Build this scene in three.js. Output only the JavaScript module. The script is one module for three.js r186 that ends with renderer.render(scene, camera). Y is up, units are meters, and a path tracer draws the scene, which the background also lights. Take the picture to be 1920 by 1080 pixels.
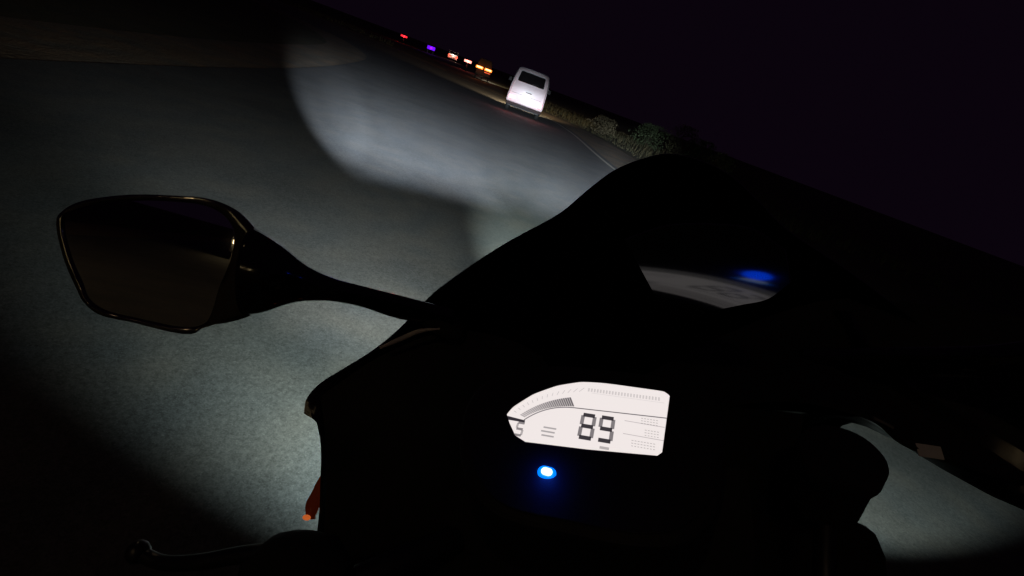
import * as THREE from 'three';
import { mergeGeometries, toCreasedNormals } from 'three/addons/utils/BufferGeometryUtils.js';
import { RoundedBoxGeometry } from 'three/addons/geometries/RoundedBoxGeometry.js';
import { RectAreaLightUniformsLib } from 'three/addons/lights/RectAreaLightUniformsLib.js';

// ---------------------------------------------------------------- camera, sky, exposure
const scene = new THREE.Scene();
const RAD = Math.PI / 180;
const camera = new THREE.PerspectiveCamera(58.716, 16 / 9, 0.02, 2000);
camera.position.set(0, 1.35, 0);
camera.rotation.order = 'YXZ';
camera.rotation.set(-21.378 * RAD, 0, 20.5 * RAD);
const renderer = new THREE.WebGLRenderer({ antialias: true });
renderer.toneMapping = THREE.LinearToneMapping;
renderer.toneMappingExposure = 1;
renderer.shadowMap.enabled = true;
RectAreaLightUniformsLib.init();
{ // moonless night sky, faintly violet
  const w = 64, h = 32, d = new Float32Array(w * h * 4);
  for (let i = 0; i < w * h; i++) { d[i * 4] = 0.0029; d[i * 4 + 1] = 0.0012; d[i * 4 + 2] = 0.0036; d[i * 4 + 3] = 1; }
  const sky = new THREE.DataTexture(d, w, h, THREE.RGBAFormat, THREE.FloatType);
  sky.mapping = THREE.EquirectangularReflectionMapping; sky.needsUpdate = true;
  scene.background = sky; scene.environment = sky;
}

// ---------------------------------------------------------------- helpers
let seed = 7;
const rnd = () => { seed = (seed * 1664525 + 1013904223) >>> 0; return seed / 4294967296; };
const rr = (a, b) => a + (b - a) * rnd();
const V = (x, y, z) => new THREE.Vector3(x, y, z);
const lin = (r, g, b) => new THREE.Color().setRGB(r, g, b);
const taken = new Map();
function numbered(n) { const k = taken.get(n) || 0; taken.set(n, k + 1); return k ? n + '_' + String(k).padStart(3, '0') : n; }
function tag(o, label, category, group, kind) {
  if (label) o.userData.label = label; if (category) o.userData.category = category;
  if (group) o.userData.group = group; if (kind) o.userData.kind = kind; return o;
}
function thing(name, label, category, pos = [0, 0, 0], turn = 0, group) {
  const o = new THREE.Group(); o.name = numbered(name); o.position.set(...pos); o.rotation.y = turn; scene.add(o);
  return tag(o, label, category, group);
}
function part(name, geo, mat, parent) {
  const m = new THREE.Mesh(Array.isArray(geo) ? mergeGeometries(geo.map(g => g.index ? g.toNonIndexed() : g)) : geo, mat);
  m.name = parent === scene ? numbered(name) : name; m.castShadow = m.receiveShadow = true; parent.add(m); return m;
}
const box = (w, h, d, x = 0, y = 0, z = 0, r = 0) => (r ? new RoundedBoxGeometry(w, h, d, 2, r) : new THREE.BoxGeometry(w, h, d)).translate(x, y, z);
const cyl = (r0, r1, h, seg = 20) => new THREE.CylinderGeometry(r0, r1, h, seg);
function strip(g) { for (const k of Object.keys(g.attributes)) if (!['position', 'normal', 'uv'].includes(k)) g.deleteAttribute(k); return g; }
// sheet fn(u, v) given a thickness: two faces and a rim
function shell(fn, nu, nv, t) {
  const P = [], N = [], e = 1e-3;
  for (let j = 0; j <= nv; j++) for (let i = 0; i <= nu; i++) {
    const u = i / nu, v = j / nv, p = fn(u, v);
    const a = fn(Math.min(1, u + e), v).sub(fn(Math.max(0, u - e), v)), b = fn(u, Math.min(1, v + e)).sub(fn(u, Math.max(0, v - e)));
    P.push(p); const n = a.cross(b); N.push(n.lengthSq() > 1e-20 ? n.normalize() : V(0, 0, 1));
  }
  const pos = [], uv = [], idx = [], m = (nu + 1) * (nv + 1);
  for (const s of [0, 1]) P.forEach((p, k) => { const q = p.clone().addScaledVector(N[k], s ? -t : 0); pos.push(q.x, q.y, q.z); uv.push((k % (nu + 1)) / nu, Math.floor(k / (nu + 1)) / nv); });
  const at = (i, j, s) => s * m + j * (nu + 1) + i;
  for (let j = 0; j < nv; j++) for (let i = 0; i < nu; i++) {
    const a = at(i, j, 0), b = at(i + 1, j, 0), c = at(i + 1, j + 1, 0), d = at(i, j + 1, 0);
    idx.push(a, b, c, a, c, d, a + m, c + m, b + m, a + m, d + m, c + m);
  }
  const edge = (a, b) => idx.push(a, b + m, b, a, a + m, b + m);
  for (let i = 0; i < nu; i++) { edge(at(i, 0, 0), at(i + 1, 0, 0)); edge(at(i + 1, nv, 0), at(i, nv, 0)); }
  for (let j = 0; j < nv; j++) { edge(at(0, j + 1, 0), at(0, j, 0)); edge(at(nu, j, 0), at(nu, j + 1, 0)); }
  const g = new THREE.BufferGeometry(); g.setAttribute('position', new THREE.Float32BufferAttribute(pos, 3));
  g.setAttribute('uv', new THREE.Float32BufferAttribute(uv, 2)); g.setIndex(idx); g.computeVertexNormals();
  return toCreasedNormals(g, 0.7);
}
const curve = pts => new THREE.CatmullRomCurve3(pts.map(p => V(...p)), false, 'centripetal');
// sheet through rows of points
function rowsShell(rows, nu, nv, t) {
  const cs = rows.map(curve);
  return shell((u, v) => new THREE.CatmullRomCurve3(cs.map(c => c.getPoint(u)), false, 'centripetal').getPoint(v), nu, nv, t);
}
// tube of changing oval section
function sweep(pts, radii, seg = 18, n = 28, flat = 1) {
  const c = curve(pts), pos = [], uv = [], idx = [];
  const rc = new THREE.SplineCurve(radii.map((r, i) => new THREE.Vector2(i, r))), rad = t => { if (radii.length > 4) return rc.getPoint(t).y; const f = t * (radii.length - 1), i = Math.min(radii.length - 2, Math.floor(f)), k = f - i, s = k * k * (3 - 2 * k); return radii[i] * (1 - s) + radii[i + 1] * s; };
  for (let j = 0; j <= n; j++) {
    const t = j / n, p = c.getPoint(t), T = c.getTangent(t), side = V(0, 0, 1).cross(T).normalize(), out = T.clone().cross(side).normalize();
    const r = rad(t), rf = Math.min(r, Math.max(r * flat, 0.011));
    for (let i = 0; i <= seg; i++) {
      const a = i / seg * Math.PI * 2, q = p.clone().addScaledVector(side, Math.cos(a) * r).addScaledVector(out, Math.sin(a) * rf);
      pos.push(q.x, q.y, q.z); uv.push(i / seg, t);
    }
  }
  for (let j = 0; j < n; j++) for (let i = 0; i < seg; i++) { const a = j * (seg + 1) + i, b = a + seg + 1; idx.push(a, b, a + 1, b, b + 1, a + 1); }
  for (const [j, f] of [[0, 1], [n, 0]]) {
    const k = pos.length / 3, p = c.getPoint(j / n); pos.push(p.x, p.y, p.z); uv.push(.5, .5);
    for (let i = 0; i < seg; i++) { const a = j * (seg + 1) + i; f ? idx.push(k, a, a + 1) : idx.push(k, a + 1, a); }
  }
  const g = new THREE.BufferGeometry(); g.setAttribute('position', new THREE.Float32BufferAttribute(pos, 3));
  g.setAttribute('uv', new THREE.Float32BufferAttribute(uv, 2)); g.setIndex(idx); g.computeVertexNormals(); return g;
}
function smoothShape(pts, k = 0.001, closed = true) {
  const c = new THREE.CatmullRomCurve3(pts.map(([x, y]) => V(x * k, y * k, 0)), closed, 'centripetal');
  return new THREE.Shape(c.getPoints(pts.length * 5).slice(0, -1).map(p => new THREE.Vector2(p.x, p.y)));
}
const extrude = (shape, depth, bevel = 0, seg = 3, cs = 12) => new THREE.ExtrudeGeometry(shape, { depth, bevelEnabled: bevel > 0, bevelThickness: bevel, bevelSize: bevel, bevelOffset: -bevel, bevelSegments: seg, curveSegments: cs });

// ---------------------------------------------------------------- procedural textures
function noiseField(n, cells) { // tiling value noise
  const g = new Float32Array(cells * cells).map(() => rnd()), o = new Float32Array(n * n);
  for (let y = 0; y < n; y++) for (let x = 0; x < n; x++) {
    const fx = x / n * cells, fy = y / n * cells, ix = Math.floor(fx), iy = Math.floor(fy); let tx = fx - ix, ty = fy - iy; tx *= tx * (3 - 2 * tx); ty *= ty * (3 - 2 * ty);
    const G = (a, b) => g[(b % cells) * cells + a % cells];
    o[y * n + x] = (G(ix, iy) * (1 - tx) + G(ix + 1, iy) * tx) * (1 - ty) + (G(ix, iy + 1) * (1 - tx) + G(ix + 1, iy + 1) * tx) * ty;
  }
  return o;
}
function dataTex(n, fn, srgb, repeat = 1) {
  const d = new Uint8Array(n * n * 4);
  for (let i = 0; i < n * n; i++) { const c = fn(i); d[i * 4] = c[0]; d[i * 4 + 1] = c[1]; d[i * 4 + 2] = c[2]; d[i * 4 + 3] = 255; }
  const t = new THREE.DataTexture(d, n, n); t.wrapS = t.wrapT = THREE.RepeatWrapping; t.magFilter = THREE.LinearFilter; t.minFilter = THREE.LinearMipmapLinearFilter; t.generateMipmaps = true;
  t.anisotropy = 8; if (srgb) t.colorSpace = THREE.SRGBColorSpace; t.repeat.set(repeat, repeat); t.needsUpdate = true; return t;
}
const toS = v => Math.round(255 * Math.min(1, Math.max(0, v <= 0.0031308 ? v * 12.92 : 1.055 * Math.pow(v, 1 / 2.4) - 0.055)));
const N = 1024, n4 = noiseField(N, 5), n16 = noiseField(N, 17), n64 = noiseField(N, 71), n256 = noiseField(N, 256), n512 = noiseField(N, 512), grit = new Float32Array(N * N).map(() => rnd());
const mixTone = (i, base, tint) => { const f = 0.62 + 0.28 * n4[i] + 0.2 * n16[i] + 0.12 * n64[i] + 0.34 * (n512[i] - .5) + 0.36 * (n256[i] - .5) + .6 * (grit[i] - .5) + (grit[i] > .985 ? .5 : 0); return [toS(base[0] * f * (1 + tint * (n16[i] - .5))), toS(base[1] * f), toS(base[2] * f * (1 - tint * (n16[i] - .5)))]; };
const asphaltMap = dataTex(N, i => mixTone(i, [.078, .081, .083], .12), true, 1 / 3.1);
const asphaltBump = dataTex(N, i => { const v = 255 * (0.5 * n512[i] + 0.22 * n256[i] + .28 * grit[i]); return [v, v, v]; }, false, 1 / 3.1);
const dirtMap = dataTex(N, i => mixTone(i, [.19, .145, .095], .3), true, 1 / 4.3);
const dirtBump = dataTex(N, i => { const v = 255 * (0.4 * n256[i] + 0.35 * n64[i] + .25 * n16[i]); return [v, v, v]; }, false, 1 / 4.3);
const plasticBump = dataTex(256, i => { const v = 255 * rnd(); return [v, v, v]; }, false, 14);

const std = (c, rough, metal = 0, extra = {}) => new THREE.MeshPhysicalMaterial({ color: c, roughness: rough, metalness: metal, ...extra });
const M = {
  asphalt: std(lin(1, 1, 1), .92, 0, { map: asphaltMap, bumpMap: asphaltBump, bumpScale: .0016 }),
  dirt: std(lin(1, 1, 1), .97, 0, { map: dirtMap, bumpMap: dirtBump, bumpScale: .02 }),
  ground: std(lin(.42, .5, .36), .97, 0, { map: dirtMap, bumpMap: dirtBump, bumpScale: .03 }),
  line: std(lin(.42, .4, .34), .85, 0, { bumpMap: asphaltBump, bumpScale: .003 }),
  gloss: std(lin(.006, .006, .007), .12, 0, { clearcoat: .6, clearcoatRoughness: .05 }),
  fairing: std(lin(.008, .008, .01), .28, 0),
  matte: std(lin(.012, .012, .013), .62, 0, { bumpMap: plasticBump, bumpScale: .0002 }),
  rubber: std(lin(.014, .014, .014), .85),
  screen: std(lin(.003, .003, .003), .03, 0, { ior: 1.52 }),
  alloy: std(lin(.05, .05, .055), .4, .8),
  chrome: std(lin(.6, .6, .6), .12, 1),
  mirrorGlass: std(lin(.75, .76, .78), .015, 1),
};
const glow = (r, g, b, k = 1) => new THREE.MeshStandardMaterial({ color: lin(Math.min(.5, r), Math.min(.5, g), Math.min(.5, b)), emissive: lin(r, g, b), emissiveIntensity: k, roughness: .4 });

// ---------------------------------------------------------------- setting: ground, roads
function planUV(g) { const p = g.attributes.position, u = new Float32Array(p.count * 2); for (let i = 0; i < p.count; i++) { u[i * 2] = p.getX(i); u[i * 2 + 1] = p.getZ(i); } g.setAttribute('uv', new THREE.BufferAttribute(u, 2)); return g; }
function ribbon(L, R, y, n = 120) { // sheet between two edge lines in plan
  const a = curve(L.map(([x, z]) => [x, y, z])), b = curve(R.map(([x, z]) => [x, y, z])), pos = [], idx = [], w = 8;
  for (let i = 0; i <= n; i++) { const p = a.getPoint(i / n), q = b.getPoint(i / n); for (let k = 0; k <= w; k++) { const s = p.clone().lerp(q, k / w); pos.push(s.x, y, s.z); } }
  for (let i = 0; i < n; i++) for (let k = 0; k < w; k++) { const s = i * (w + 1) + k; idx.push(s, s + 1, s + w + 1, s + 1, s + w + 2, s + w + 1); }
  const g = new THREE.BufferGeometry(); g.setAttribute('position', new THREE.Float32BufferAttribute(pos, 3)); g.setIndex(idx); g.computeVertexNormals(); return planUV(g);
}
const roadR = [[4.6, 70], [4.5, 10], [4.4, 0], [3.1, -8], [1.5, -15.4], [.2, -23], [-1.2, -27.5], [-3.8, -31.5], [-7, -35.5], [-11, -39.5], [-20, -47], [-40, -60], [-80, -80]];
const roadL = [[-4.5, 70], [-4.6, 10], [-4.7, 0], [-4.95, -5], [-5.6, -10], [-7, -16], [-8.9, -22], [-11, -25.8], [-14, -29.8], [-18, -33.5], [-26, -40], [-46, -53], [-86, -72]];
const off = (E, d) => { const c = curve(E.map(([x, z]) => [x, 0, z])), o = []; for (let i = 0; i <= 60; i++) { const p = c.getPoint(i / 60), t = c.getTangent(i / 60); o.push([p.x - t.z * d, p.z + t.x * d]); } return o; };
const ground = part('ground', planUV(new THREE.PlaneGeometry(1400, 1400, 8, 8).rotateX(-Math.PI / 2)), M.ground, scene); ground.userData.kind = 'structure';
const sh = part('dirt_shoulder', ribbon(off(roadR, -.3), off(roadR, 2.1), .004, 160), M.dirt, scene); sh.userData.kind = 'structure';
const sh2 = part('dirt_shoulder', ribbon(off(roadL, -1.6), off(roadL, .3), .004, 160), M.dirt, scene); sh2.userData.kind = 'structure';
const sideRoad = part('side_road', ribbon([[-9.3, -37.5], [-12.5, -47], [-17.5, -61], [-28, -91], [-70, -205]], [[-3.5, -34.5], [-6, -44], [-10.5, -58], [-20.5, -88], [-62, -203]], .008, 60), M.asphalt, scene); sideRoad.userData.kind = 'structure';
const road = part('road', ribbon(roadL, roadR, .012, 200), M.asphalt, scene); road.userData.kind = 'structure';
const line = part('road_edge_line', ribbon(off(roadR, -.32), off(roadR, -.2), .016, 220), M.line, scene); line.userData.kind = 'structure';

// ---------------------------------------------------------------- motorcycle (the rider's own, leaning into the bend)
const bike = thing('motorcycle', 'black sports motorcycle seen from the saddle, leaning left with its dashboard lit', 'motorcycle', [.4226, 0, .0669]);
bike.rotation.order = 'YXZ'; bike.rotation.set(0, -9 * RAD, 19 * RAD); bike.updateMatrixWorld(true);

// windscreen: hollow curved sheet
const edgeL = [[-.283, 1.151], [-.261, 1.186], [-.225, 1.218], [-.165, 1.260], [-.095, 1.302], [-.060, 1.334], [-.026, 1.362], [.008, 1.378], [.045, 1.3865]];
const edge = edgeL.concat(edgeL.slice(0, -1).reverse().map(([x, y]) => [.096 - x, y]));
const edgeC = new THREE.CatmullRomCurve3(edge.map(([x, y]) => V(x, y, 0)), false, 'centripetal');
const screenZ = (x, y) => -.733 + 1.264 * (x - .023) ** 2 + 1.089 * (y - 1.283) ** 2;
part('windscreen', shell((u, v) => { const e = edgeC.getPoint(u), b = 1.06 + .085 * ((e.x - .048) / .33) ** 2, y = b + (e.y - b) * v; return V(e.x, y, screenZ(e.x, y)); }, 64, 24, .004), M.screen, bike);

// fairing side shells
const sideRows = [
  [[-.06, 1.03, -.95], [-.17, 1.09, -.83], [-.235, 1.15, -.70], [-.262, 1.182, -.618], [-.272, 1.162, -.575], [-.305, 1.133, -.545], [-.338, 1.113, -.52], [-.357, 1.102, -.50], [-.364, 1.089, -.48], [-.362, 1.075, -.47]],
  [[-.07, .99, -.98], [-.18, 1.03, -.84], [-.25, 1.07, -.72], [-.295, 1.085, -.62], [-.315, 1.08, -.575], [-.33, 1.075, -.54], [-.338, 1.072, -.515], [-.341, 1.069, -.49], [-.341, 1.066, -.475], [-.339, 1.062, -.468]],
  [[-.07, .93, -1.0], [-.19, .94, -.87], [-.27, .95, -.74], [-.31, .96, -.64], [-.325, .965, -.58], [-.333, .967, -.54], [-.337, .968, -.51], [-.339, .967, -.49], [-.34, .966, -.475], [-.34, .965, -.46]],
  [[-.05, .84, -.98], [-.17, .82, -.88], [-.25, .80, -.77], [-.29, .80, -.68], [-.31, .81, -.61], [-.322, .82, -.56], [-.33, .83, -.52], [-.335, .84, -.49], [-.338, .845, -.46], [-.339, .85, -.43]],
  [[-.03, .74, -.92], [-.12, .64, -.84], [-.20, .57, -.74], [-.23, .54, -.67], [-.25, .53, -.61], [-.26, .52, -.56], [-.27, .52, -.52], [-.275, .52, -.48], [-.28, .52, -.44], [-.28, .52, -.40]],
];
part('side_fairing', rowsShell(sideRows, 48, 30, .004), M.fairing, bike);
const rightRows = sideRows.map((r, j) => r.map(([x, y, z], i) => { const k = Math.min(1, Math.max(0, (z + .95) / .4)); const w = j < 2 && i > 5 ? 1 + .05 * (i - 5) : 1; return [-x * (1 - .09 * k) * w + .006, y + .052 * k - (w - 1) * .03, j > 1 ? -1 + (z + 1) * .47 : z]; }));
part('side_fairing', rowsShell(rightRows, 48, 30, -.004), M.fairing, bike);
// nose between the two sides
part('nose_cowl', rowsShell([
  [[-.10, 1.075, -.89], [0, 1.085, -.92], [.10, 1.09, -.89]], [[-.10, 1.02, -.955], [0, 1.03, -.99], [.10, 1.03, -.955]],
  [[-.10, .95, -.985], [0, .95, -1.03], [.10, .955, -.985]], [[-.09, .85, -.975], [0, .85, -1.02], [.09, .855, -.975]], [[-.07, .74, -.93], [0, .73, -.96], [.07, .74, -.93]]], 16, 20, .004), M.fairing, bike);
part('screen_base', rowsShell([
  [[-.25, 1.155, -.68], [-.12, 1.10, -.735], [.04, 1.085, -.76], [.2, 1.11, -.735], [.30, 1.175, -.67]],
  [[-.18, 1.095, -.81], [-.10, 1.09, -.85], [.03, 1.09, -.88], [.13, 1.10, -.85], [.19, 1.11, -.80]],
  [[-.10, 1.075, -.885], [-.05, 1.08, -.905], [0, 1.085, -.918], [.05, 1.085, -.905], [.10, 1.088, -.885]]], 24, 12, -.004), M.fairing, bike);
// inner panels between dashboard and fairing
part('inner_panel', rowsShell([
  [[-.352, 1.088, -.492], [-.30, 1.122, -.555], [-.22, 1.15, -.60], [-.10, 1.16, -.56], [-.02, 1.17, -.42]],
  [[-.336, 1.055, -.474], [-.28, 1.06, -.50], [-.20, 1.07, -.50], [-.10, 1.09, -.46], [-.02, 1.10, -.40]],
  [[-.335, .96, -.462], [-.28, .95, -.47], [-.20, .94, -.46], [-.10, .94, -.43], [-.02, .94, -.40]],
  [[-.334, .85, -.434], [-.28, .82, -.45], [-.20, .80, -.44], [-.10, .80, -.42], [-.02, .80, -.40]],
  [[-.275, .54, -.41], [-.24, .54, -.43], [-.18, .54, -.42], [-.10, .56, -.42], [-.02, .56, -.40]]], 30, 26, .004), M.matte, bike);
part('inner_panel', rowsShell([
  [[.46, 1.235, -.60], [.36, 1.235, -.63], [.25, 1.225, -.66], [.13, 1.19, -.60], [.01, 1.17, -.45]],
  [[.40, 1.128, -.492], [.30, 1.165, -.55], [.22, 1.185, -.60], [.12, 1.18, -.56], [.01, 1.17, -.42]],
  [[.40, 1.122, -.478], [.268, 1.15, -.475], [.236, 1.172, -.472], [.16, 1.184, -.462], [.01, 1.155, -.41]]], 30, 12, -.004), M.matte, bike);
part('inner_panel', rowsShell([
  [[.02, 1.172, -.445], [.10, 1.178, -.45], [.176, 1.178, -.455]], [[.02, 1.12, -.44], [.10, 1.12, -.45], [.179, 1.125, -.45]], [[.02, 1.09, -.44], [.11, 1.09, -.45], [.205, 1.09, -.45]],
  [[.02, 1.065, -.44], [.13, 1.068, -.45], [.252, 1.072, -.45]], [[.02, .88, -.44], [.14, .90, -.45], [.285, .93, -.45]]], 16, 20, .004), M.matte, bike);
part('steering_cover', rowsShell([
  [[-.08, 1.16, -.37], [0, 1.165, -.36], [.12, 1.17, -.37]], [[-.12, 1.08, -.34], [0, 1.08, -.31], [.13, 1.10, -.34]],
  [[-.13, .98, -.34], [0, .98, -.31], [.13, .98, -.34]], [[-.13, .7, -.38], [0, .7, -.36], [.13, .7, -.38]]], 16, 18, .004), M.matte, bike);
// pale strip painted in as a glint along the left inner lip
part('painted_glint', sweep([[-.287, 1.147, -.532], [-.262, 1.158, -.545], [-.240, 1.168, -.552], [-.214, 1.173, -.556]], [.0022, .0034, .003, .0012], 10, 20), std(lin(.6, .54, .54), .4), bike);
// pale plates standing in for lit road seen past the right inner panel
part('lit_gap_plate', box(.019, .0011, .012).rotateX(.55).translate(.2865, 1.1495, -.474), std(lin(.8, .78, .75), .5), bike);
part('lit_sliver_plate', box(.018, .0016, .004).rotateZ(-.38).translate(.2445, 1.1735, -.47), std(lin(.3, .28, .28), .4, .5), bike);

// dashboard
const dash = new THREE.Group(); dash.name = 'dashboard'; bike.add(dash);
dash.position.set(.0036, 1.2217, -.32); dash.rotation.x = -72 * RAD;
const dashPts = [[-92, 5], [-78, 32], [-42, 50], [0, 54], [58, 54], [84, 44], [90, 10], [84, -50], [58, -78], [0, -84], [-50, -80], [-82, -44]];
part('housing', extrude(smoothShape(dashPts), .05, .006, 3).translate(0, 0, -.0575), M.matte, dash);
const lcdPts = [[-58.4, -7.6], [-55.8, .1], [-44.1, 15.4], [-28.3, 27.5], [-11.2, 34.9], [4.7, 37], [49.5, 37], [53.6, 33.5], [49.9, -18], [46.9, -21.4], [2, -26], [-39.3, -28.6], [-47.4, -24.8], [-54.4, -14.8]];
const lcdShape = smoothShape(lcdPts);
const lcdGeo = extrude(lcdShape, .0015, .0006, 2).translate(0, 0, -.0025);
{ const p = lcdGeo.attributes.position, u = lcdGeo.attributes.uv; for (let i = 0; i < p.count; i++) u.setXY(i, (p.getX(i) * 1000 + 62) / 118, ((p.getY(i) * 1000 - .5) / 1.33 + 26) / 56); }
const cv = document.createElement('canvas'); cv.width = 1180; cv.height = 560;
{
  const c = cv.getContext('2d'), X = x => (x + 62) * 10, Y = y => (30 - y) * 10, ink = a => 'rgba(38,34,40,' + a + ')';
  c.fillStyle = '#f1e8e6'; c.fillRect(0, 0, 1180, 560);
  // rev counter: bar filled to the bend, dividing line, scale ticks
  const bez = (t, a) => a[0].map((_, k) => (1 - t) ** 2 * a[0][k] + 2 * t * (1 - t) * a[1][k] + t * t * a[2][k]);
  const inner = [[-45, -7], [-33, 4], [-12, 6]], outer = [[-49, -5], [-36, 8], [-16, 13]], scale = [[-54, -3], [-40, 14], [-8, 21.5]];
  c.lineWidth = 6; c.strokeStyle = ink(.75); c.beginPath(); c.moveTo(X(-45), Y(-8)); c.quadraticCurveTo(X(-32), Y(5), X(-12), Y(5.8)); c.lineTo(X(52), Y(8.4)); c.stroke();
  for (let i = 0; i < 26; i++) { const a = bez(i / 26, inner), b = bez(i / 26, outer), a2 = bez((i + .8) / 26, inner), b2 = bez((i + .8) / 26, outer); c.fillStyle = ink(.3 + .4 * i / 26); c.beginPath(); c.moveTo(X(a[0]), Y(a[1] + .8)); c.lineTo(X(b[0]), Y(b[1])); c.lineTo(X(b2[0]), Y(b2[1])); c.lineTo(X(a2[0]), Y(a2[1] + .8)); c.fill(); }
  c.strokeStyle = ink(.22); c.lineWidth = 4;
  for (let i = 0; i < 14; i++) { const a = bez(i / 13, scale), b = bez(i / 13, outer); c.beginPath(); c.moveTo(X(a[0]), Y(a[1])); c.lineTo(X(a[0] * .6 + b[0] * .4), Y(a[1] * .6 + b[1] * .4)); c.stroke(); }
  c.fillStyle = ink(.16); for (let i = 0; i < 24; i++) c.fillRect(X(-5 + i * 2.2), Y(21.8 + i * .03), 12, 26);
  c.strokeStyle = ink(.12); c.lineWidth = 3; c.beginPath(); c.moveTo(X(-2), Y(18.4)); c.lineTo(X(50), Y(18.8)); c.stroke();
  // speed in seven-segment figures
  const seg = { 8: 'abcdefg', 9: 'abcdfg', 5: 'acdfg' };
  function digit(ch, x, y, w, h, t, a) {
    c.fillStyle = ink(a); const R = (px, py, pw, ph) => c.fillRect(px, py, pw, ph), s = seg[ch], k = w * .12;
    if (s.includes('a')) R(x + k, y, w - 2 * k, t); if (s.includes('g')) R(x + k, y + h / 2 - t / 2, w - 2 * k, t); if (s.includes('d')) R(x + k, y + h - t, w - 2 * k, t);
    c.fillStyle = ink(a * .62);
    if (s.includes('f')) R(x, y + t * .7, t, h / 2 - t); if (s.includes('b')) R(x + w - t, y + t * .7, t, h / 2 - t);
    if (s.includes('e')) R(x, y + h / 2 + t * .3, t, h / 2 - t); if (s.includes('c')) R(x + w - t, y + h / 2 + t * .3, t, h / 2 - t);
  }
  digit(8, X(-6), Y(3.4), 108, 176, 26, .9); digit(9, X(7), Y(3.6), 108, 176, 26, .9);
  digit(5, X(-49), Y(-9.5), 60, 96, 15, .5);
  c.fillStyle = ink(.35); c.fillRect(X(-30), Y(-10), 90, 10); c.fillRect(X(-31), Y(-12.6), 96, 10); c.fillRect(X(-30), Y(-15.2), 86, 10); c.fillStyle = ink(.3); c.fillRect(X(10), Y(-16.4), 62, 16);
  c.strokeStyle = ink(.28); c.lineWidth = 4; for (const y of [2, -6.6]) { c.beginPath(); c.moveTo(X(24), Y(y + .4)); c.lineTo(X(51), Y(y)); c.stroke(); }
  c.fillStyle = ink(.26); for (const [y, x0, n] of [[6, 35, 6], [-1.5, 38, 5], [-9.4, 30, 8]]) for (let i = 0; i < n; i++) { c.fillRect(X(x0 + i * 2), Y(y), 13, 5); c.fillRect(X(x0 + i * 2), Y(y - 1.7), 13, 5); c.fillRect(X(x0 + i * 2 + .2), Y(y - 3.4), 11, 5); }
  // dark wedge at the left edge
  c.fillStyle = ink(.95); c.beginPath(); c.moveTo(X(-61), Y(-6.8)); c.lineTo(X(-44), Y(-8.2)); c.lineTo(X(-44), Y(-9.6)); c.lineTo(X(-61), Y(-9.6)); c.fill();
}
const lcdTex = new THREE.CanvasTexture(cv); lcdTex.colorSpace = THREE.SRGBColorSpace;
part('display', lcdGeo, new THREE.MeshStandardMaterial({ color: lin(.02, .02, .02), emissive: lin(1, 1, 1), emissiveMap: lcdTex, emissiveIntensity: 1.0, roughness: .5 }), dash);
{ const hole = smoothShape(dashPts, .00093);
  hole.holes.push(new THREE.Path(lcdPts.map(([x, y]) => new THREE.Vector2(x / 1000, y / 1000)).reverse()));
  const led = new THREE.Path(); led.absellipse(-.0201, -.0488, .0070, .0054, 0, Math.PI * 2, true, .12); hole.holes.push(led);
  part('bezel', extrude(hole, .0012, .0004, 2, 16).translate(0, 0, -.0015), M.matte, dash); }
const dl = new THREE.RectAreaLight(lin(1, .95, .93), .35, .10, .055); dl.name = 'display_light'; dl.position.set(-.002, .002, .004); dl.lookAt(0, 0, 0); dl.rotation.set(0, Math.PI, 0); dash.add(dl);
const capsule = (w, h) => { const s = new THREE.Shape(), r = h / 2, k = w / 2 - r; s.moveTo(-k, -r); s.lineTo(k, -r); s.absarc(k, 0, r, -Math.PI / 2, Math.PI / 2); s.lineTo(-k, r); s.absarc(-k, 0, r, Math.PI / 2, Math.PI * 1.5); return s; };
const tell = part('indicator_light', extrude(capsule(.0122, .0088), .0012, .0005, 2).rotateZ(-.12).translate(-.0201, -.0488, -.0016), glow(0, .2, 1, 1.3), dash);
part('indicator_core', extrude(capsule(.0074, .0054), .0006, .0003, 2).rotateZ(-.12).translate(-.0201, -.0488, .0002), glow(.75, .95, 1, 1.5), tell);
const bl = new THREE.PointLight(lin(0, .06, 1), .0005); bl.name = 'indicator_glow'; bl.position.set(-.0201, -.0488, .006); bl.shadow.radius = .2; bl.castShadow = true; dash.add(bl);

const reflBottom = curve([[.052, 1.264, 0], [.081, 1.275, 0], [.106, 1.288, 0], [.121, 1.297, 0], [.132, 1.313, 0]]), reflTop = curve([[.012, 1.328, 0], [.044, 1.343, 0], [.075, 1.348, 0], [.103, 1.348, 0], [.125, 1.336, 0]]);
const reflector = shell((u, v) => { const p = reflBottom.getPoint(u).lerp(reflTop.getPoint(u), v), a = p.x + .018, b = p.y - 1.27; return V(p.x, p.y, -.4417 + .1263 * b + 1.9394 * a * a + .3118 * b * b); }, 60, 40, .003);
{ // exact normals of the curved sheet, for a clean reflection
  const p = reflector.attributes.position, q = reflector.attributes.normal, n = V(0, 0, 0);
  for (let i = 0; i < p.count; i++) { n.set(q.getX(i), q.getY(i), q.getZ(i)); const e = V(-2 * 1.9394 * (p.getX(i) + .018), -(.1263 + .6236 * (p.getY(i) - 1.27)), 1).normalize(), k = n.dot(e); if (Math.abs(k) > .9) q.setXYZ(i, e.x * Math.sign(k), e.y * Math.sign(k), e.z * Math.sign(k)); }
}
part('added_reflector', reflector, std(lin(.003, .003, .003), .05, 0, { ior: 1.47 }), bike);  // added glossy sheet, shaped only to mirror the lit display above the dash
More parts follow.
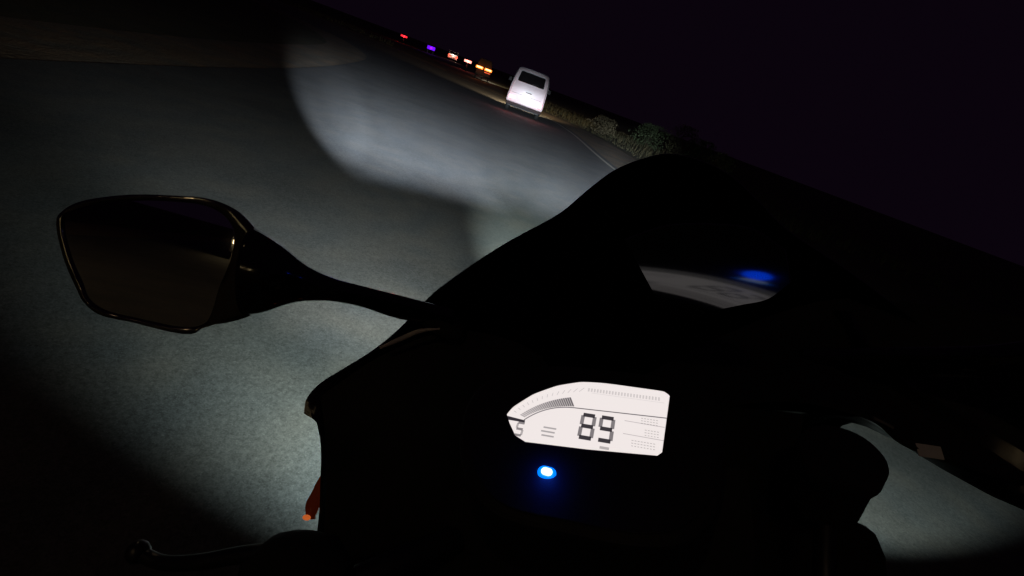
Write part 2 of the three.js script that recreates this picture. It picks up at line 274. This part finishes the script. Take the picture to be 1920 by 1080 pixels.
// mirrors
function buildMirror(side) {
  const m = new THREE.Group(); m.name = 'mirror'; bike.add(m);
  const head = new THREE.Group(); // frame for the head's pieces only
  const n = V(.40, .08, .91).normalize(), U = V(0, 1, 0).cross(n).normalize(), W = n.clone().cross(U);
  const basis = new THREE.Matrix4().makeBasis(U, W, n).setPosition(-.4914, 1.2707, -.42);
  const hp = [[-88.1, 47.6], [-80.4, 56.5], [-63.7, 65.3], [-16.1, 72.4], [31.2, 71.1], [65.6, 67], [94.1, 51.7], [112, 24.8], [116, 0], [110, -46.4], [100, -61.2], [88, -67.6], [63.3, -73.5], [45.9, -75.3], [27.6, -84.8], [-31.7, -68.5], [-65.3, -57.4], [-77.4, -43], [-81.8, -27.8], [-88.8, 7.7]];
  const gp = [[-81.1, 46.4], [-73, 55.4], [-56.5, 62], [-17, 66.2], [19.8, 66.1], [62.1, 60.1], [79.8, 47.2], [86.3, 31.2], [78.2, -1.7], [63.5, -32], [50.6, -64.1], [43.9, -72.7], [27.4, -77.2], [-28.2, -63.7], [-59.2, -52.7], [-71.6, -40.1], [-75, -22], [-81.4, 8.7]];
  const place = g => { g.applyMatrix4(basis); if (side > 0) { g.applyMatrix4(new THREE.Matrix4().makeScale(-1, 1, 1)); const gi = g.index ? g.toNonIndexed() : g, p = gi.attributes.position.array, q = gi.attributes.normal.array, u = gi.attributes.uv.array; for (let i = 0; i < p.length / 9; i++) { for (let k = 0; k < 3; k++) { let t = p[i * 9 + 3 + k]; p[i * 9 + 3 + k] = p[i * 9 + 6 + k]; p[i * 9 + 6 + k] = t; t = q[i * 9 + 3 + k]; q[i * 9 + 3 + k] = q[i * 9 + 6 + k]; q[i * 9 + 6 + k] = t; } } return gi; } return g; };
  // bowl: outline rings shrinking forwards
  const hc = new THREE.CatmullRomCurve3(hp.map(([x, y]) => V(x / 1000, y / 1000, 0)), true, 'centripetal');
  const bowl = shell((u, v) => { const p = hc.getPoint(u % 1), a = v * Math.PI / 2; const k = .02 + .98 * Math.cos(a * .995), cx = .012; return V(cx + (p.x - cx) * k, p.y * k, -.052 * Math.sin(a)); }, 72, 14, .002);
  part('housing', place(bowl), M.gloss, m);
  const rim = smoothShape(hp); rim.holes.push(new THREE.Path(smoothShape(gp).getPoints().reverse()));
  part('rim', place(toCreasedNormals(extrude(rim, .003, .0028, 5, 4).translate(0, 0, -.002), .6)), std(lin(.2, .19, .18), .16, 1), m);
  const gs = smoothShape(gp);
  part('mirror_glass', place(extrude(gs, .002, .0006, 2).translate(0, 0, -.0016)), M.mirrorGlass, m);
  const st = [[-.400, 1.257, -.455], [-.372, 1.251, -.462], [-.347, 1.243, -.475], [-.321, 1.234, -.490], [-.295, 1.220, -.515], [-.267, 1.203, -.540], [-.236, 1.188, -.565], [-.205, 1.177, -.580]];
  part('stalk', sweep(st.map(([x, y, z]) => [side > 0 ? -x : x, y, z]), [.052, .041, .0235, .0147, .0131, .0157, .0147, .0150], 22, 48, .55), M.gloss, m);
  part('mounting_foot', new THREE.SphereGeometry(.024, 20, 14).scale(1.5, .6, 1).rotateZ(side > 0 ? .5 : -.5).translate(side > 0 ? .222 : -.222, 1.172, -.578), M.rubber, m);
  return m;
}
buildMirror(-1);
const rm = buildMirror(1);

// handlebar, levers, brake reservoir
part('clutch_lever', [sweep([[-.185, 1.098, -.275], [-.225, 1.088, -.27], [-.262, 1.082, -.262], [-.30, 1.073, -.252], [-.335, 1.067, -.248], [-.357, 1.070, -.248]], [.010, .0085, .007, .0065, .006, .006], 12, 24), new THREE.SphereGeometry(.0095, 14, 10).translate(-.358, 1.071, -.248)].map(strip), M.alloy, bike);
part('lever_perch', sweep([[-.168, 1.085, -.262], [-.19, 1.093, -.262], [-.215, 1.094, -.258], [-.245, 1.078, -.25]], [.014, .022, .021, .012], 16, 20), M.matte, bike);
part('handlebar', sweep([[-.10, 1.075, -.34], [-.17, 1.07, -.27], [-.25, 1.045, -.215], [-.33, 1.015, -.17], [-.40, .99, -.135]], [.0125, .0125, .0125, .0125, .0125], 16, 24), M.alloy, bike);
part('handlebar', sweep([[.12, 1.085, -.34], [.18, 1.08, -.27], [.26, 1.055, -.215], [.34, 1.025, -.17], [.41, 1.0, -.135]], [.0125, .0125, .0125, .0125, .0125], 16, 24), M.alloy, bike);
part('grip', sweep([[-.25, 1.045, -.215], [-.33, 1.015, -.17], [-.40, .99, -.135]], [.018, .0165, .018], 18, 16), M.rubber, bike);
part('grip', sweep([[.26, 1.055, -.215], [.34, 1.025, -.17], [.41, 1.0, -.135]], [.018, .0165, .018], 18, 16), M.rubber, bike);
part('brake_lever', sweep([[.19, 1.115, -.29], [.25, 1.095, -.275], [.31, 1.075, -.25], [.37, 1.06, -.235]], [.010, .008, .0065, .006], 12, 24), M.alloy, bike);
const res = part('brake_reservoir', new THREE.LatheGeometry([[0, -.024], [.021, -.024], [.0235, -.021], [.0245, .014], [.0275, .016], [.0275, .027], [.025, .0295], [0, .0295]].map(([x, y]) => new THREE.Vector2(x, y)), 32).rotateX(.25).translate(.1735, 1.178, -.36), M.matte, bike);
part('reservoir_bracket', sweep([[.172, 1.165, -.355], [.172, 1.12, -.33], [.175, 1.08, -.28]], [.007, .008, .01], 10, 12), M.alloy, bike);
part('switchgear', box(.05, .045, .04, 0, 0, 0, .008).rotateY(.6).translate(.205, 1.085, -.25), M.matte, bike);

// amber turn signal on the left flank
const sig = part('turn_signal', sweep([[-.343, .992, -.478], [-.352, .965, -.472], [-.358, .945, -.462], [-.356, .932, -.452]], [.004, .008, .0095, .006], 12, 18, .7), new THREE.MeshPhysicalMaterial({ color: lin(.12, .018, .004), roughness: .15, emissive: lin(.5, .06, .01), emissiveIntensity: .03 }), bike);
part('bulb', new THREE.SphereGeometry(.0038, 12, 8).scale(1.5, .8, 1).translate(-.3575, .938, -.447), glow(1, .2, .04, .45), sig);

// tank, forks, wheels and tail (mostly under the frame)
part('fuel_tank', rowsShell([
  [[-.02, .98, -.30], [0, .985, -.31], [.02, .98, -.30]], [[-.14, .98, -.25], [0, 1.02, -.27], [.14, .98, -.25]], [[-.18, .95, -.12], [0, 1.04, -.12], [.18, .95, -.12]],
  [[-.15, .90, .06], [0, .97, .06], [.15, .90, .06]], [[-.09, .82, .18], [0, .84, .19], [.09, .82, .18]]], 20, 24, .006), M.fairing, bike);
part('seat', box(.26, .07, .5, 0, .80, .42, .03), M.rubber, bike);
part('tail', box(.18, .1, .4, 0, .86, .78, .04), M.fairing, bike);
part('frame', [box(.10, .25, .75, 0, .62, -.02), box(.2, .3, .4, 0, .42, -.05)], M.alloy, bike);
for (const s of [-1, 1]) part('fork', sweep([[s * .1, 1.10, -.42], [s * .1, .75, -.56], [s * .1, .31, -.70]], [.024, .024, .028], 14, 14), M.alloy, bike);
for (const z of [-.70, .63]) {
  const w = new THREE.Group(); w.name = 'wheel'; bike.add(w);
  part('tyre', new THREE.TorusGeometry(.245, .058, 18, 48).rotateY(Math.PI / 2).translate(0, .303, z), M.rubber, w);
  const spokes = [cyl(.04, .04, .12, 16).rotateZ(Math.PI / 2)]; for (let i = 0; i < 5; i++) spokes.push(new THREE.BoxGeometry(.03, .2, .03).translate(0, .1, 0).rotateX(i * Math.PI * .4));
  spokes.push(new THREE.TorusGeometry(.195, .02, 10, 40).rotateY(Math.PI / 2));
  part('rim', spokes.map(g => g.translate(0, .303, z)), M.alloy, w);
}
part('front_mudguard', shell((u, v) => { const a = (20 + 130 * u) * RAD, x = (v - .5) * .14; return V(x, .303 + Math.sin(a) * (.325 - x * x * 4), -.70 - Math.cos(a) * (.325 - x * x * 4)); }, 24, 8, .003), M.fairing, bike);

// headlights: each a housing, lens and LED emitters
const beams = [];
for (const s of [-1, 1]) {
  const h = new THREE.Group(); h.name = 'headlight'; bike.add(h);
  const p = V(s * .105, .905, -.985);
  part('housing', box(.13, .05, .06, 0, 0, 0, .012).rotateY(-s * .35).translate(p.x, p.y, p.z), M.matte, h);
  part('lens', box(.105, .03, .006, 0, 0, 0, .003).rotateY(-s * .35).translate(p.x + s * -.011, p.y, p.z - .034), glow(.9, 1, 1, 6), h);
  h.userData.lamp = V(p.x - s * .012, p.y, p.z - .055); beams.push(h);
}
const bikeInv = bike.matrixWorld.clone().invert();
function beam(lamp, azimuth, elevation, half, pen, cd, color = lin(.9, 1, .98), soft = 1) { // azimuth right of the road view, elevation above level
  const l = new THREE.SpotLight(color, cd, 0, half * RAD, pen, 2); l.name = 'headlight_beam'; l.castShadow = true; l.shadow.radius = soft;
  l.position.copy(lamp.userData.lamp);
  const w = lamp.userData.lamp.clone().applyMatrix4(bike.matrixWorld), a = azimuth * RAD, e = elevation * RAD;
  l.target.position.copy(w.add(V(Math.sin(a) * Math.cos(e) * 5, Math.sin(e) * 5, -Math.cos(a) * Math.cos(e) * 5)).applyMatrix4(bikeInv));
  l.target.name = 'beam_target'; lamp.add(l, l.target);
}
const cool = lin(.8, .89, 1), green = lin(.84, 1, .9);
beam(beams[0], -10, -29, 65, .42, 13.5, green);
beam(beams[0], -32, -9, 30, 1, 32, lin(.95, 1, .95));
beam(beams[0], -28.5, -5.9, 4.6, .5, 520, cool);
for (let k = 0; k < 12; k++) beam(beams[k < 7 ? 0 : 1], -27 + k * 3, -5.5 + k * .09, 6.2, 1, k < 1 ? 500 : 720 - k * 12, cool); // the row of emitters
beam(beams[1], 7, -3.2, 5.5, 1, 1100, cool);
beam(beams[1], -7, -1, 4, 1, 470, cool);
beam(beams[1], -4, -13.5, 12, .7, 215, green);
beam(beams[1], 45, -18, 16, .3, 34, green);

// ---------------------------------------------------------------- van ahead
const van = thing('van', 'boxy white van ahead with dark rear window and glowing tail lights', 'van', [-2.1, .016, -21.5], 6 * RAD);
{
  const paint = std(lin(.74, .75, .78), .3, 0, { clearcoat: .5 }), dark = std(lin(.02, .02, .02), .6), glass = std(lin(.012, .013, .014), .08);
  const s = new THREE.Shape(); s.moveTo(-.70, .37); s.lineTo(.70, .37); s.quadraticCurveTo(.76, .37, .76, .45); s.bezierCurveTo(.765, .95, .70, 1.35, .635, 1.6); s.quadraticCurveTo(.61, 1.71, .5, 1.72); s.quadraticCurveTo(0, 1.76, -.5, 1.72); s.quadraticCurveTo(-.61, 1.71, -.635, 1.6); s.bezierCurveTo(-.70, 1.35, -.765, .95, -.76, .45); s.quadraticCurveTo(-.76, .37, -.70, .37);
  const g = extrude(s, 3.2, .05, 4, 14).translate(0, 0, -3.3); { const p = g.attributes.position; for (let i = 0; i < p.count; i++) { const y = p.getY(i), z = p.getZ(i); if (z > -.6) p.setZ(i, z - Math.max(0, y - .95) * .16); if (z < -2.9) p.setZ(i, z + Math.max(0, y - .9) * .5); } g.computeVertexNormals(); }
  part('body', toCreasedNormals(g, .6), paint, van);
  const ws = new THREE.Shape(); ws.moveTo(-.50, 0); ws.lineTo(.50, 0); ws.quadraticCurveTo(.545, 0, .54, .05); ws.lineTo(.50, .35); ws.quadraticCurveTo(.49, .39, .45, .39); ws.lineTo(-.45, .39); ws.quadraticCurveTo(-.49, .39, -.50, .35); ws.lineTo(-.54, .05); ws.quadraticCurveTo(-.545, 0, -.50, 0);
  const rw = part('rear_window', extrude(ws, .012, .006, 2).rotateX(-.158).translate(0, 1.2, -.093), glass, van);
  part('wiper', box(.42, .014, .012).rotateZ(.12).translate(.1, 1.235, -.068), dark, rw);
  for (const x of [-1, 1]) {
    part('tail_light', box(.26, .13, .03, x * .56, .565, -.045, .012), glow(1, .3, .34, 2.6), van);
    const l = new THREE.PointLight(lin(1, .06, .06), .32); l.name = 'tail_light_glow'; l.position.set(x * .56, .46, .5); l.castShadow = true; l.shadow.radius = 2; van.add(l);
    part('rear_door_reflector', box(.1, .03, .012, x * .6, .46, -.05), std(lin(.4, .02, .02), .3), van);
    for (const z of [-.75, -2.6]) { const w = part('wheel', new THREE.TorusGeometry(.2, .085, 12, 28).rotateY(Math.PI / 2).translate(x * .64, .285, z), M.rubber, van); part('hub', cyl(.15, .15, .1, 18).rotateZ(Math.PI / 2).translate(x * .64, .285, z), M.alloy, w); }
    for (const z of [-.75, -1.75]) part('side_window', box(.012, .36, .8).rotateZ(x * .16).translate(x * .705, 1.38, z), glass, van);
    const hl = part('headlight', cyl(.09, .09, .05, 18).rotateX(Math.PI / 2).translate(x * .52, .68, -3.34), glow(1, .8, .5, 5), van);
    const sp = new THREE.SpotLight(lin(1, .72, .4), 70, 0, 48 * RAD, 1, 2); sp.name = 'van_beam'; sp.position.set(x * .52, .68, -3.42); sp.target.position.set(x * .4 - 1, -.1, -12); sp.target.name = 'beam_target'; sp.castShadow = true; hl.add(sp, sp.target);
    part('door_mirror', box(.16, .2, .1, x * .9, 1.15, -2.7, .03), dark, van);
  }
  part('bumper', box(1.48, .1, .14, 0, .31, -.07, .03), std(lin(.01, .01, .01), .7), van);
  part('number_plate', box(.44, .13, .014, .02, .575, -.04, .004), std(lin(.82, .82, .8), .35), van);
  const lamp = part('plate_lamp', box(.2, .03, .04, .02, .665, -.03, .008), glow(1, .97, .92, 2), van);
  const pl = new THREE.PointLight(lin(1, .95, .9), .14); pl.name = 'plate_light'; pl.position.set(.02, .645, .02); pl.castShadow = true; lamp.add(pl);
  part('tailgate_handle', box(.24, .035, .03, .04, .88, -.042, .008), std(lin(.12, .12, .13), .4), van);
  part('underbody', box(1.3, .16, 3, 0, .29, -1.65), dark, van);
  part('tailgate_seam', [box(1.2, .008, .006, 0, .74, -.0475)], std(lin(.08, .08, .08), .8), van);
}

// ---------------------------------------------------------------- far vehicles on the side road
function lampWith(parent, name, g, mat, pos, color, cd) { const m = part(name, g, mat, parent); const l = new THREE.PointLight(color, cd); l.name = name + '_glow'; l.position.set(...pos); l.castShadow = true; l.shadow.radius = 2; m.add(l); return m; }
{
  const r = thing('auto_rickshaw', 'dark three-wheeled taxi beyond the van with two orange-red tail lights', 'rickshaw', [-8.65, .008, -46], 10 * RAD);
  const body = std(lin(.02, .03, .02), .5), hood = std(lin(.015, .015, .015), .8);
  const s = new THREE.Shape(); s.moveTo(-.62, .4); s.lineTo(.62, .4); s.lineTo(.62, 1.15); s.quadraticCurveTo(.6, 1.65, .4, 1.7); s.lineTo(-.4, 1.7); s.quadraticCurveTo(-.6, 1.65, -.62, 1.15);
  part('canopy', extrude(s, 1.5, .04, 3).translate(0, 0, -1.6), hood, r);
  part('body', box(1.25, .5, 1.2, 0, .62, -.68, .05), body, r); part('nose', sweep([[0, .75, -1.6], [0, .7, -2], [0, .6, -2.35]], [.5, .38, .2], 14, 10), body, r);
  for (const [x, z] of [[-.55, -.5], [.55, -.5], [0, -2.2]]) part('wheel', new THREE.TorusGeometry(.17, .06, 10, 22).rotateY(Math.PI / 2).translate(x, .23, z), M.rubber, r);
  for (const x of [-.38, .38]) {
    const t = lampWith(r, 'tail_light', box(.62, .2, .05, x, .96, .06, .02), glow(1, .2, .02, 2.6), [x, .96, .3], lin(1, .2, .05), .35);
    part('lamp_core', box(.46, .09, .02, x, .98, .09), glow(1, .75, .3, 3), t);
  }
  part('lamp_reflection', box(.5, .06, .03, .36, .72, .06), glow(1, .12, .03, .7), r);  // glowing strip stands in for the red reflection under the tail lamp
  // its headlamp lights the roadside ahead
  const hl = part('headlight', new THREE.SphereGeometry(.09, 14, 10).translate(0, .8, -2.4), glow(1, .85, .55, 4), r);
  const sp = new THREE.SpotLight(lin(1, .8, .5), 60, 0, 50 * RAD, 1, 2); sp.name = 'rickshaw_beam'; sp.position.set(0, .8, -2.52); sp.target.position.set(3, 0, -8); sp.target.name = 'beam_target'; hl.add(sp, sp.target);
}
function farBike(label, pos, lampY, mat, color, w) {
  const b = thing('distant_motorcycle', label, 'motorcycle', pos, 14 * RAD), dk = std(lin(.02, .02, .02), .5);
  part('body', [box(.24, .25, 1.1, 0, .68, -.6, .08), box(.26, .1, .7, 0, .84, -.35, .04), box(.16, .3, .5, 0, .45, -.65)].map(strip), dk, b);
  part('handlebar', cyl(.015, .015, .7, 8).rotateZ(Math.PI / 2).translate(0, 1.05, -1), dk, b);
  for (const z of [0, -1.3]) part('wheel', new THREE.TorusGeometry(.25, .05, 10, 24).rotateY(Math.PI / 2).translate(0, .3, z), M.rubber, b);
  part('mudguard', box(.16, .06, .3, 0, .78, .02, .02), dk, b);
  lampWith(b, 'tail_light', box(w, .24, .06, 0, lampY, .1, .02), mat, [0, lampY, .25], color, 2);
  return b;
}
farBike('motorcycle with one bright red-white tail light left of the three-wheeler', [-13.2, .008, -60], .98, glow(1, .3, .24, 2.6), lin(1, .1, .08), .8);
farBike('far motorcycle with a small red tail light, leftmost of the distant lights', [-29.3, 0, -85], 1.0, glow(1, .03, .05, 1.1), lin(1, .03, .03), 1.0);
{
  const c = thing('hatchback', 'small pale hatchback far off, just right of the violet light box', 'car', [-22.4, .008, -90], 16 * RAD), pale = std(lin(.7, .62, .55), .4);
  const s = new THREE.Shape(); s.moveTo(0, .3); s.lineTo(-3.6, .3); s.quadraticCurveTo(-3.75, .7, -3.4, .82); s.lineTo(-2.7, .92); s.lineTo(-2, 1.42); s.lineTo(-.4, 1.46); s.lineTo(.02, .95); s.lineTo(.05, .4);
  part('body', extrude(s, 1.5, .06, 3).rotateY(-Math.PI / 2).translate(.75, 0, 0), pale, c);
  part('rear_window', box(1.15, .38, .02).rotateX(-.7).translate(0, 1.2, -.16), M.gloss, c);
  for (const x of [-.65, .65]) { lampWith(c, 'tail_light', box(.4, .1, .05, x, .72, .08, .02), glow(.8, .18, .12, .5), [x, .7, .25], lin(1, .1, .05), .6); for (const z of [-.6, -2.9]) part('wheel', new THREE.TorusGeometry(.22, .08, 10, 22).rotateY(Math.PI / 2).translate(x, .3, z), M.rubber, c); }
  const lamp = part('pale_streak', box(1.25, .16, .08, 0, .92, .1, .03), glow(.75, .62, .5, .75), c);  // added glowing bar standing in for a pale streak of light
  const l = new THREE.PointLight(lin(1, .85, .7), .8); l.name = 'pale_streak_glow'; l.position.set(0, .92, .3); lamp.add(l);
}
{
  const s = thing('light_box_sign', 'low violet light box on two legs beside the far road', 'sign', [-23.3, 0, -80], 16 * RAD);
  for (const x of [-.4, .4]) part('leg', box(.06, .6, .06, x, .3, 0), M.alloy, s);
  part('case', box(1.24, .56, .12, 0, .81, -.03, .02), M.matte, s);
  lampWith(s, 'lit_panel', box(1.14, .46, .03, 0, .81, .05, .01), glow(.16, 0, .95, .9), [0, .81, .25], lin(.25, .02, 1), 1.2);
}

// ---------------------------------------------------------------- roadside growth on the right
const leafMat = [std(lin(.05, .075, .03), .8), std(lin(.085, .09, .04), .8), std(lin(.13, .11, .06), .85)];
const rc = curve(roadR.map(([x, z]) => [x, 0, z]));
function verge(t, d) { const p = rc.getPoint(t), g = rc.getTangent(t); return V(p.x - g.z * d, 0, p.z + g.x * d); }
{ // grass tufts
  const blades = []; for (let i = 0; i < 9; i++) { const a = rr(0, 6.28), l = rr(.5, 1), g = new THREE.PlaneGeometry(.035, l, 1, 3).translate(0, l / 2, 0), p = g.attributes.position; for (let k = 0; k < p.count; k++) { const y = p.getY(k); p.setX(k, p.getX(k) * (1 - .85 * y / l)); p.setZ(k, y * y * .45); } blades.push(g.rotateY(a).translate(Math.cos(a) * .06, 0, Math.sin(a) * .06)); }
  const tuft = mergeGeometries(blades); tuft.computeVertexNormals();
  const pts = []; for (let i = 0; i < 5200; i++) { const t = rr(.1, .98), d = 2.5 + Math.pow(rnd(), 1.4) * 9, p = verge(t, d); if (p.z > -15 || p.distanceTo(V(-13, 0, -55)) < 0) continue; const az = p.x / -p.z; if (p.z < -36 && az < -.10 && az > -.36) continue; p.s = rr(.12, .42) * (d > 4 ? 1.2 : .6); pts.push(p); }
  const im = new THREE.InstancedMesh(tuft, new THREE.MeshStandardMaterial({ color: 0xffffff, roughness: .9, side: THREE.DoubleSide }), pts.length); im.name = 'verge_grass';
  const d = new THREE.Object3D(); pts.forEach((p, i) => { d.position.copy(p); d.rotation.set(rr(-.15, .15), rr(0, 6.28), rr(-.15, .15)); d.scale.setScalar(p.s); d.updateMatrix(); im.setMatrixAt(i, d.matrix); const k = rnd(); im.setColorAt(i, lin(.045 + .06 * k, .05 + .035 * k, .024 + .014 * k)); });
  im.castShadow = im.receiveShadow = true; scene.add(im); tag(im, 'dry grass tufts along the right road verge', 'grass', null, 'stuff');
}
function bush(label, x, z, w, h, k, mat) {
  const b = thing('bush', label, 'bush', [x, 0, z], 0, 'bushes on the right verge');
  const leaf = [], stems = [];
  for (let i = 0; i < 7; i++) { const a = rr(0, 6.28), e = rr(.3, .8), g = cyl(.006, .018, h * e, 5).translate(0, h * e / 2, 0).rotateZ(rr(.1, .5)).rotateY(a); stems.push(g); }
  for (let i = 0; i < k; i++) {
    const a = rr(0, 6.28), r = Math.pow(rnd(), .5), y = Math.pow(rnd(), .8), q = w * .5 * r * Math.sqrt(Math.max(.05, 1 - (y - .45) ** 2 * 2.6)) * (1 + .35 * Math.sin(a * 3 + x) * Math.sin(y * 7 + z)), s = rr(.05, .12);
    const g = new THREE.BufferGeometry(); g.setAttribute('position', new THREE.Float32BufferAttribute([-s * .4, 0, 0, 0, -s * .3, s * .15, s * .4, 0, 0, 0, s, .02], 3)); g.setIndex([0, 1, 2, 0, 2, 3]);
    g.rotateX(rr(-1.4, 1.4)).rotateY(rr(0, 6.28)).rotateZ(rr(-.8, .8)).translate(Math.cos(a) * q, .06 + y * h, Math.sin(a) * q); leaf.push(g);
  }
  const lg = mergeGeometries(leaf); lg.computeVertexNormals();
  part('foliage', lg, mat, b); part('stems', stems, std(lin(.06, .045, .03), .9), b); return b;
}
bush('low dry bush just right of the white van', 1.6, -30, 1.6, .9, 900, leafMat[2]);
bush('dark round bush behind the grass verge, nearest the windscreen top', 6.2, -26, 1.7, 1.5, 1100, leafMat[0]);
bush('pale leafy bush sticking up above the windscreen edge', 5.6, -20, 1.0, 1.25, 900, leafMat[1]);
bush('dark bush halfway along the right verge', 4.6, -33, 2.2, 1.4, 1300, leafMat[0]);
bush('tall sparse bush farther back behind the right verge', 7.5, -38, 2.4, 2.1, 1400, leafMat[1]);

// ---------------------------------------------------------------- street lamp behind the rider, mirrored in the mirror rims
{
  const p = thing('street_lamp', 'tall steel street lamp behind the rider with a warm lit head', 'street lamp', [-5.6, 0, 6], 0), steel = std(lin(.2, .2, .2), .5, .6);
  part('pole', cyl(.05, .09, 6.6, 14).translate(0, 3.3, 0), steel, p); part('base', cyl(.16, .18, .25, 14).translate(0, .125, 0), steel, p);
  part('arm', sweep([[0, 6.5, 0], [.4, 6.85, 0], [1.2, 6.95, 0], [1.9, 6.9, 0]], [.035, .033, .03, .03], 10, 14), steel, p);
  part('head', box(1.1, .14, .42, 2.1, 6.93, 0, .05), steel, p);
  const l = part('lamp', box(.95, .04, .34, 2.1, 6.85, 0, .015), glow(1, .72, .38, 16), p);
  const sp = new THREE.SpotLight(lin(1, .66, .3), 4, 0, 60 * RAD, 1, 2); sp.name = 'street_lamp_light'; sp.position.set(2.1, 6.8, 0); sp.target.position.set(2.1, 0, 0); sp.target.name = 'beam_target'; l.add(sp, sp.target);
}

// ---------------------------------------------------------------- car following behind, mirrored in the glass and rims
{
  const c = thing('following_car', 'dark car following behind with warm headlights on', 'car', [-1.3, .012, 19], 0), pt = std(lin(.03, .03, .035), .3);
  const s = new THREE.Shape(); s.moveTo(0, .28); s.lineTo(4, .28); s.lineTo(4.05, .8); s.lineTo(3.4, .95); s.lineTo(2.9, 1.42); s.lineTo(1.5, 1.45); s.lineTo(.85, .95); s.lineTo(.05, .8);
  part('body', extrude(s, 1.6, .06, 3).rotateY(-Math.PI / 2).translate(.8, 0, 0), pt, c);
  part('windscreen', box(1.4, .02, .72).rotateX(-.65).translate(0, 1.2, 1.16), M.gloss, c);
  for (const x of [-.62, .62]) {
    const h = part('headlight', box(.34, .16, .06, x, .66, -.07, .03), glow(1, .72, .34, 12), c);
    const l = new THREE.SpotLight(lin(1, .75, .42), .3, 0, 38 * RAD, .8, 2); l.name = 'following_beam'; l.position.set(x, .66, -.16); l.target.position.set(x, .5, -12); l.target.name = 'beam_target'; l.castShadow = true; h.add(l, l.target);
    for (const z of [.75, 3.2]) part('wheel', new THREE.TorusGeometry(.22, .08, 10, 24).rotateY(Math.PI / 2).translate(x * 1.15, .3, z), M.rubber, c);
  }
}
scene.traverse(o => { if (o.isLight) o.castShadow = !o.isRectAreaLight; });
renderer.render(scene, camera);
